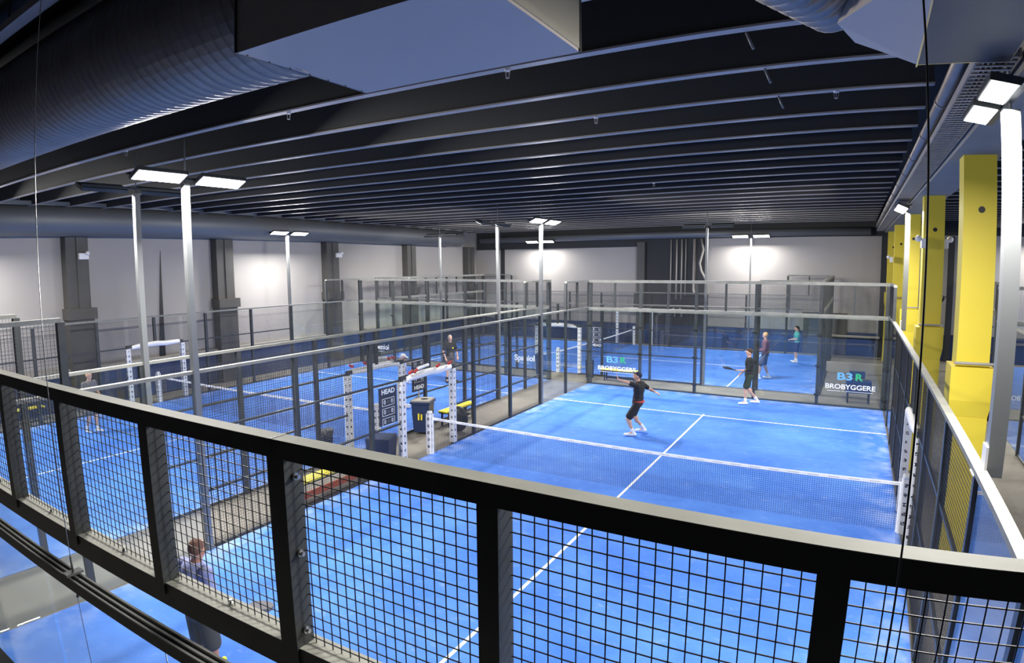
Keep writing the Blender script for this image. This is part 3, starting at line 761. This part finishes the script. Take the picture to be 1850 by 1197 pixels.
def hand(b, w, d, side, curl=.5, hint=(0,0,1), k=1.0):
    """palm plus four bent fingers and a thumb leaving the palm's side"""
    w = V(w); x, y, d = frame_of(d, hint)  # x across palm, y palm normal
    R = Matrix((x, y, d)).transposed()
    b.ball(w + d*.045*k, (.040*k,.016*k,.052*k), 12, 8, R)
    for i, (o, L) in enumerate(((-.029,.070),(-.010,.080),(.010,.075),(.029,.060))):
        p = w + d*.085*k + x*o*k; q = p + (d*math.cos(curl*.5) - y*math.sin(curl*.5))*L*.5*k
        r = q + (d*math.cos(curl*1.7) - y*math.sin(curl*1.7))*L*.55*k
        b.capsule(p, q, .0095, .009, 8); b.capsule(q, r, .009, .0078, 8)
    tb = w + d*.025*k + x*side*.035*k; tm = tb + (x*side*.7 + d*.7 - y*.2).normalized()*.036*k; te = tm + (x*side*.25 + d*.9 - y*.35).normalized()*.03*k
    b.capsule(tb, tm, .012, .0105, 8); b.capsule(tm, te, .0105, .009, 8)
def person(name_label, J, loc, rz, skin, shirt, shorts, hairm=None, hair='short', shoe='white', sock='white', sleeve='short', k=1.0, legwear='shorts', cap=None, extras=None):
    t = thing('person', name_label, 'person', loc, rz)
    g = {n: V(p)*k for n, p in J.items() if hasattr(p, '__len__')}
    up = (g['neck']-g['pelvis']).normalized(); ac = (g['shR']-g['shL']).normalized(); fw = up.cross(ac).normalized() * 1
    if fw.y < 0 and J.get('_f',1) == 1: pass
    R = Matrix((ac, -up.cross(ac).normalized()*-1, up)).transposed()
    hd = V(J.get('look', (0,1,0))).normalized(); hx = hd.cross(V((0,0,1))).normalized(); hz = hx.cross(hd)
    HR = Matrix((hx, hd, hz)).transposed(); hc = g['head']
    B = MB()
    chest = g['pelvis'].lerp(g['neck'], .70); waist = g['pelvis'].lerp(g['neck'], .36); shm = (g['shR']+g['shL'])/2
    def torso(b, e):
        b.ball(chest, (.178*k+e,.125*k+e,.20*k+e), 20, 14, R)
        b.ball(waist, (.150*k+e,.112*k+e,.17*k+e), 20, 14, R)
        b.ball(shm - up*.03*k, (.175*k+e,.075*k+e,.075*k+e), 18, 10, R)
        for s in ('shR','shL'): b.ball(g[s], .062*k+e, 12, 8)
    def hips(b, e):
        b.ball(g['pelvis'], (.158*k+e,.118*k+e,.125*k+e), 20, 14, R)
        b.capsule(g['pelvis'], waist, .125*k+e, .115*k+e)
    torso(B, 0); hips(B, 0)
    B.capsule(g['neck']-up*.04*k, hc-V((0,0,.05*k)), .058*k, .055*k)
    B.ball(hc+hz*.02*k, (.075*k,.095*k,.105*k), 20, 16, HR)                     # skull
    B.ball(hc-hz*.045*k+hd*.022*k, (.056*k,.066*k,.062*k), 16, 12, HR)          # jaw
    B.capsule(hc+hd*.085*k+hz*.012*k, hc+hd*.108*k-hz*.018*k, .010*k, .014*k, 8)    # nose
    B.ball(hc+hd*.082*k-hz*.052*k, (.024*k,.012*k,.010*k), 10, 6, HR)           # mouth
    for s in (-1,1): B.ball(hc+hx*s*.077*k-hz*.005*k, (.012*k,.02*k,.032*k), 10, 8, HR)
    for s in ('R','L'):
        B.capsule(g['sh'+s], g['el'+s], .048*k, .038*k); B.capsule(g['el'+s], g['wr'+s], .038*k, .025*k)
        B.ball(g['el'+s].lerp(g['wr'+s], .25), .041*k, 12, 8)
        hdir = V(J.get('hand'+s, tuple(g['wr'+s]-g['el'+s])))
        hand(B, g['wr'+s], hdir, -1 if s == 'R' else 1, J.get('curl'+s, .7), J.get('hint'+s, (0,0,1)), k)
        B.capsule(g['hip'+s], g['kn'+s], .083*k, .052*k); B.capsule(g['kn'+s], g['an'+s], .052*k, .034*k)
        B.ball(g['kn'+s].lerp(g['an'+s], .28)-V(J.get('bk'+s,(0,1,0)))*.014*k, (.054*k,.054*k,.10*k), 12, 10)
        B.capsule(g['an'+s], g['toe'+s], .034*k, .026*k)
    link('body', remesh(B, 'body', skin, .0095, 3), t)
    S = MB(); torso(S, .016); S.ball(g['pelvis']+up*.06*k, (.165*k+.012,.125*k+.012,.10*k), 20, 12, R)
    for s in ('R','L'):
        e = g['el'+s]; sh = g['sh'+s]
        if sleeve == 'short': S.capsule(sh, sh.lerp(e, .62), .066*k, .062*k)
        else:
            S.capsule(sh, e, .066*k, .050*k); S.capsule(e, e.lerp(g['wr'+s], .82 if sleeve == 'long' else .35), .050*k, .037*k)
    link('shirt', remesh(S, 'shirt', shirt, .013, 6), t)
    S = MB(); hips(S, .018)
    for s in ('R','L'):
        S.capsule(g['hip'+s], g['hip'+s].lerp(g['kn'+s], .80), .104*k, .098*k)
    link('shorts', remesh(S, 'shorts', shorts, .013, 6), t)
    sm = M['vinyl'] if shoe == 'white' else M['black']
    for s in ('R','L'):
        a = g['an'+s]; to = g['toe'+s]; d = (to-a); d.z = 0; d.normalize()
        S = MB(); heel = V((a.x,a.y,0)) - d*.055*k
        fz = min(a.z-.085*k, to.z-.03*k)
        base = a - V((0,0,.055*k)); tip = to + d*.05*k
        S.capsule(base-d*.04*k, base+d*.06*k, .046*k, .044*k, 12); S.capsule(base+d*.03*k, V((tip.x,tip.y,tip.z)), .042*k, .034*k, 12)
        S.capsule(a-V((0,0,.01*k)), base, .046*k, .048*k, 12)
        sh = link('shoe', remesh(S, 'shoe', sm, .009, 3), t)
        S = MB(); kk = g['kn'+s]
        S.capsule(a, a.lerp(kk, .22), .042*k, .047*k, 12)
        link('sock', S.mesh('sock', M['vinyl'] if sock == 'white' else M['black']), t)
    E = MB()
    for s in (-1,1): E.ball(hc+hd*.088*k+hx*s*.031*k+hz*.012*k, .011*k, 10, 8)
    E.build('eyes', M['black'], t)
    if hairm:
        H = MB(); 
        if hair == 'cropped': H.ball(hc+hz*.035*k-hd*.012*k, (.078*k,.092*k,.098*k), 20, 14, HR)
        elif hair == 'cap':
            H.ball(hc+hz*.045*k-hd*.008*k, (.082*k,.098*k,.085*k), 20, 14, HR)
            bd = hd*J.get('brim', 1); H.ball(hc+bd*.11*k+hz*.05*k, (.065*k,.075*k,.010*k), 16, 8, HR)
        else:
            H.ball(hc+hz*.045*k-hd*.022*k, (.083*k,.095*k,.098*k), 20, 14, HR)
            H.ball(hc+hz*.105*k+hd*.03*k, (.062*k,.06*k,.032*k), 16, 8, HR)
            if hair == 'tail': H.capsule(hc-hd*.10*k+hz*.04*k, hc-hd*.13*k-hz*.10*k, .035*k, .018*k)
        link('cap' if hair == 'cap' else 'hair', remesh(H, 'hair', hairm, .01, 3), t)
    if extras: extras(t, g, R)
    return t
def racket(grip, d, nrm, label, m, k=1.0, loc=(0,0,0), rz=0):
    """padel racket; grip in the holder's frame"""
    t = thing('padel_racket', label, 'racket', loc, rz)
    g = V(grip); d = V(d).normalized(); n = V(nrm); n = (n - d*n.dot(d)).normalized(); x = n.cross(d)
    B = MB(); pts = []; N = 28
    c = g + d*.30
    for side in (-1,1):
        for i in range(N):
            a = 2*PI*i/N; rx = .128; ry = .135 if math.sin(a) > 0 else .165
            pts.append(c + x*rx*math.cos(a)*(1 - .12*max(0,-math.sin(a))) + d*ry*math.sin(a) + n*side*.018)
    fs = [tuple(range(N))[::-1], tuple(range(N,2*N))] + [(i,(i+1)%N,N+(i+1)%N,N+i) for i in range(N)]
    B.add(pts, fs).build('racket_face', m, t)
    MB().bar(g-d*.05, g+d*.10, .03, .03, up=tuple(n)).tube([g+d*.08+x*.005, g+d*.16+x*.05],.012,8).tube([g+d*.08-x*.005, g+d*.16-x*.05],.012,8).build('handle', M['black'], t)
    return t
BLK = cloth('black_cloth', (.018,.019,.022)); DGR = cloth('dark_green_cloth', (.035,.055,.038)); NAV = cloth('navy_cloth', (.03,.04,.10)); MAR = cloth('maroon_cloth', (.17,.07,.08))
TEA = cloth('teal_cloth', (.08,.42,.40)); GRY = cloth('grey_cloth', (.13,.13,.15)); LAV = cloth('lavender_cloth', (.34,.38,.68)); LGY = cloth('light_cloth', (.5,.5,.62))
BRN = cloth('brown_hair', (.07,.035,.02)); GNG = cloth('ginger_hair', (.60,.36,.15)); DKH = cloth('dark_hair', (.02,.015,.014)); WHT = cloth('white_cap', (.75,.74,.73)); GREYH = cloth('grey_hair', (.45,.40,.34))
STAND = dict(pelvis=(0,0,.95), neck=(0,.0,1.46), head=(0,.02,1.64), shR=(.18,0,1.42), shL=(-.18,0,1.42), elR=(.26,.0,1.14), elL=(-.26,0,1.14),
    wrR=(.24,.14,.94), wrL=(-.24,.12,.92), hipR=(.09,0,.92), hipL=(-.09,0,.92), knR=(.11,.03,.50), knL=(-.11,.03,.50), anR=(.12,0,.10), anL=(-.12,0,.10), toeR=(.15,.15,.045), toeL=(-.15,.15,.045))
def pose(**k): d = dict(STAND); d.update(k); return d
def rotz(a): return a
# local frames: +y is the way the person faces; rz turns it.
# 1. server in black reaching up (faces -x in the photo)
J = pose(pelvis=(.0,-.05,.83), neck=(0,-.09,1.32), head=(0,-.03,1.49), look=(-.1,.85,.5), shR=(.17,-.16,1.27), shL=(-.17,-.02,1.28), elR=(.28,-.38,1.10), wrR=(.20,-.50,1.06), curlR=1.2,
    elL=(-.24,.24,1.38), wrL=(-.22,.45,1.44), handL=(0,.25,1), curlL=.15, hipR=(.09,-.06,.80), hipL=(-.09,-.04,.80), knR=(.16,.06,.45), knL=(-.13,.20,.42), anR=(.20,-.22,.12), anL=(-.16,.06,.10),
    toeR=(.22,-.08,.05), toeL=(-.18,.22,.045))
def red_band(t, g, R):
    S = MB(); S.ball(g['pelvis']+V((0,-.025,.035)), (.200,.162,.052), 24, 8, R); S.build('red_waistband', M['red'], t)
person('player in black T-shirt and dark cap reaching one arm up, on the foreground court', J, (3.86,3.98,.015), PI*.62, SKIN, BLK, BLK, cloth('dark_cap', (.02,.025,.06)), 'cap', extras=red_band, sock='white', k=1.07)
# 2. man in black with racket
J = pose(look=(-.1,1,-.12), elR=(.27,-.03,1.13), wrR=(.14,.20,.98), elL=(-.24,.08,1.13), wrL=(-.16,.33,1.10), knR=(.10,.02,.50), anR=(.12,-.30,.11), toeR=(.14,-.16,.05), knL=(-.10,.12,.50), anL=(-.11,.10,.10), toeL=(-.13,.25,.045), pelvis=(0,0,.94), handL=(-.1,.4,.1), curlL=1.2)
p2 = (5.98,9.15,.015); r2 = PI*.60
person('player in black long-sleeved top and dark green shorts holding a racket at the far glass', J, p2, r2, SKIN, BLK, DGR, BRN, 'short', sleeve='elbow', k=1.03)
racket((-.18,.44,1.14), (-.1,1,.25), (.3,.1,1), 'black padel racket held out by the player in dark green shorts', M['black'], loc=p2, rz=r2)
# 3. maroon shirt behind glass
J = pose(look=(0,1,-.05), elR=(.24,.05,1.14), wrR=(.16,.28,1.04), elL=(-.25,.04,1.14), wrL=(-.12,.30,1.05), anR=(.14,-.16,.10), toeR=(.16,-.02,.045), knR=(.12,.02,.5), anL=(-.14,.20,.10), knL=(-.12,.18,.50), toeL=(-.15,.35,.045))
p3 = (5.86,14.0,.015); r3 = PI*.55
person('player in maroon long-sleeved shirt and grey shorts on the crosswise court', J, p3, r3, SKIN, MAR, cloth('slate_cloth', (.07,.075,.13)), GNG, 'cropped', sleeve='long', k=1.06, shoe='white')
racket((-.02,.36,1.06), (-.25,1,.1), (.2,.1,1), 'pale padel racket held by the player in maroon', LGY, loc=p3, rz=r3)
# 4. teal shirt far
J = pose(look=(.1,1,-.05), elR=(.22,.06,1.14), wrR=(.08,.26,1.12), elL=(-.22,.06,1.14), wrL=(-.06,.27,1.12))
p4 = (6.62,18.98,.015); r4 = PI*.6
person('player in teal shirt and navy shorts farthest back on the crosswise court', J, p4, r4, SKIN, TEA, NAV, DKH, 'tail', k=.96)
racket((0,.32,1.14), (-.3,.9,.5), (.5,.1,1), 'grey padel racket held by the player in teal', GRY, loc=p4, rz=r4)
# 5. ginger man on left court
J = pose(look=(0,1,0), elR=(.26,.0,1.14), wrR=(.16,.28,1.02), elL=(-.25,.02,1.14), wrL=(-.14,.30,1.0), anR=(.10,-.14,.10), toeR=(.12,0,.045), anL=(-.10,.05,.10), toeL=(-.12,.20,.045))
p5 = (-9.5,-3.42,.015); r5 = -PI*.42
person('ginger-haired player in grey on the left court behind the railing', J, p5, r5, SKIN, GRY, cloth('grey_shorts', (.12,.12,.13)), GNG, 'cropped')
racket((0,.36,1.0), (.1,1,-.15), (1,0,.4), 'black and white padel racket held by the ginger-haired player', M['black'], loc=p5, rz=r5)
# 6. black polo, standing far on left court
p6 = (-4.92,7.75,.015); r6 = -PI*.65
J = pose(look=(.1,1,-.1), elR=(.28,0,1.15), wrR=(.25,.14,.93), elL=(-.28,0,1.15), wrL=(-.22,.16,.96), anR=(.16,0,.10), anL=(-.16,0,.10), toeR=(.19,.15,.045), toeL=(-.19,.15,.045))
person('person in black shirt standing by the far glass of the left court', J, p6, r6, SKIN, BLK, cloth('patterned_shorts', (.10,.09,.09)), GREYH, 'cropped', k=1.06, shoe='black', sock='black', extras=lambda t,g,R: MB().ball((-.05,.135,1.36),.035,10,8).build('chest_badge', M['bench'], t))
# 7. lavender player partly behind the gate
p7 = (-3.74,3.48,.015)
person('person in pale cap and lavender clothes half hidden behind the gate', pose(look=(.2,1,-.3)), p7, -PI*.3, SKIN, LAV, LAV, WHT, 'cap')
# 8. near player seen over the beam
J = pose(look=(-.3,1,.05), elR=(.27,.0,1.12), wrR=(.26,.14,.88), elL=(-.26,.04,1.14), wrL=(-.20,.22,1.0), handR=(.1,1,-.2), head=(.05,.02,1.62))
p8 = (3.12,-8.22,.015); r8 = PI*.02
person('player in lavender shirt and grey shorts right behind the near glass, seen from behind', J, p8, r8, SKIN2, LAV, cloth('charcoal_shorts', (.075,.075,.08)), cloth('close_cropped_hair', (.16,.08,.055)), 'cropped', k=1.035)
racket((.28,.24,.93), (.35,1,-.2), (0,.1,1), 'grey padel racket in the hand of the nearest player', GRY, loc=p8, rz=r8)

# ------------------------------------------------------------------ added fill light in the right hall, and world
for x, y in ((18,-3),(18,6),(18,16)):
    ld = bpy.data.lights.new('hall_fill','AREA'); ld.shape = 'RECTANGLE'; ld.size = 1.6; ld.size_y = .3; ld.energy = 260; ld.color = (1,.95,.88)  # fill lamps added out of view to brighten the hall
    t = thing('fill_lamp', {-3:'added fill lamp nearest in the right hall',6:'added fill lamp midway in the right hall',16:'added fill lamp farthest in the right hall'}[y], 'fill light', (x,y,6.4))
    MB().box((-.85,-.18,0),(.85,.18,.08)).build('housing', M['wht_pl'], t)
    lo = bpy.data.objects.new('hall_fill', ld); COL.objects.link(lo); lo.location = (x,y,6.38)
w = bpy.data.worlds.new('world'); SC.world = w; w.use_nodes = True
w.node_tree.nodes['Background'].inputs[0].default_value = (.5,.55,.7,1); w.node_tree.nodes['Background'].inputs[1].default_value = .004
vs = SC.view_settings; vs.view_transform = 'Standard'; vs.look = 'None'; vs.gamma = 1; vs.use_curve_mapping = False; vs.exposure = .0
SC.cycles.max_bounces = 8; SC.cycles.transparent_max_bounces = 32; SC.cycles.sample_clamp_indirect = 6
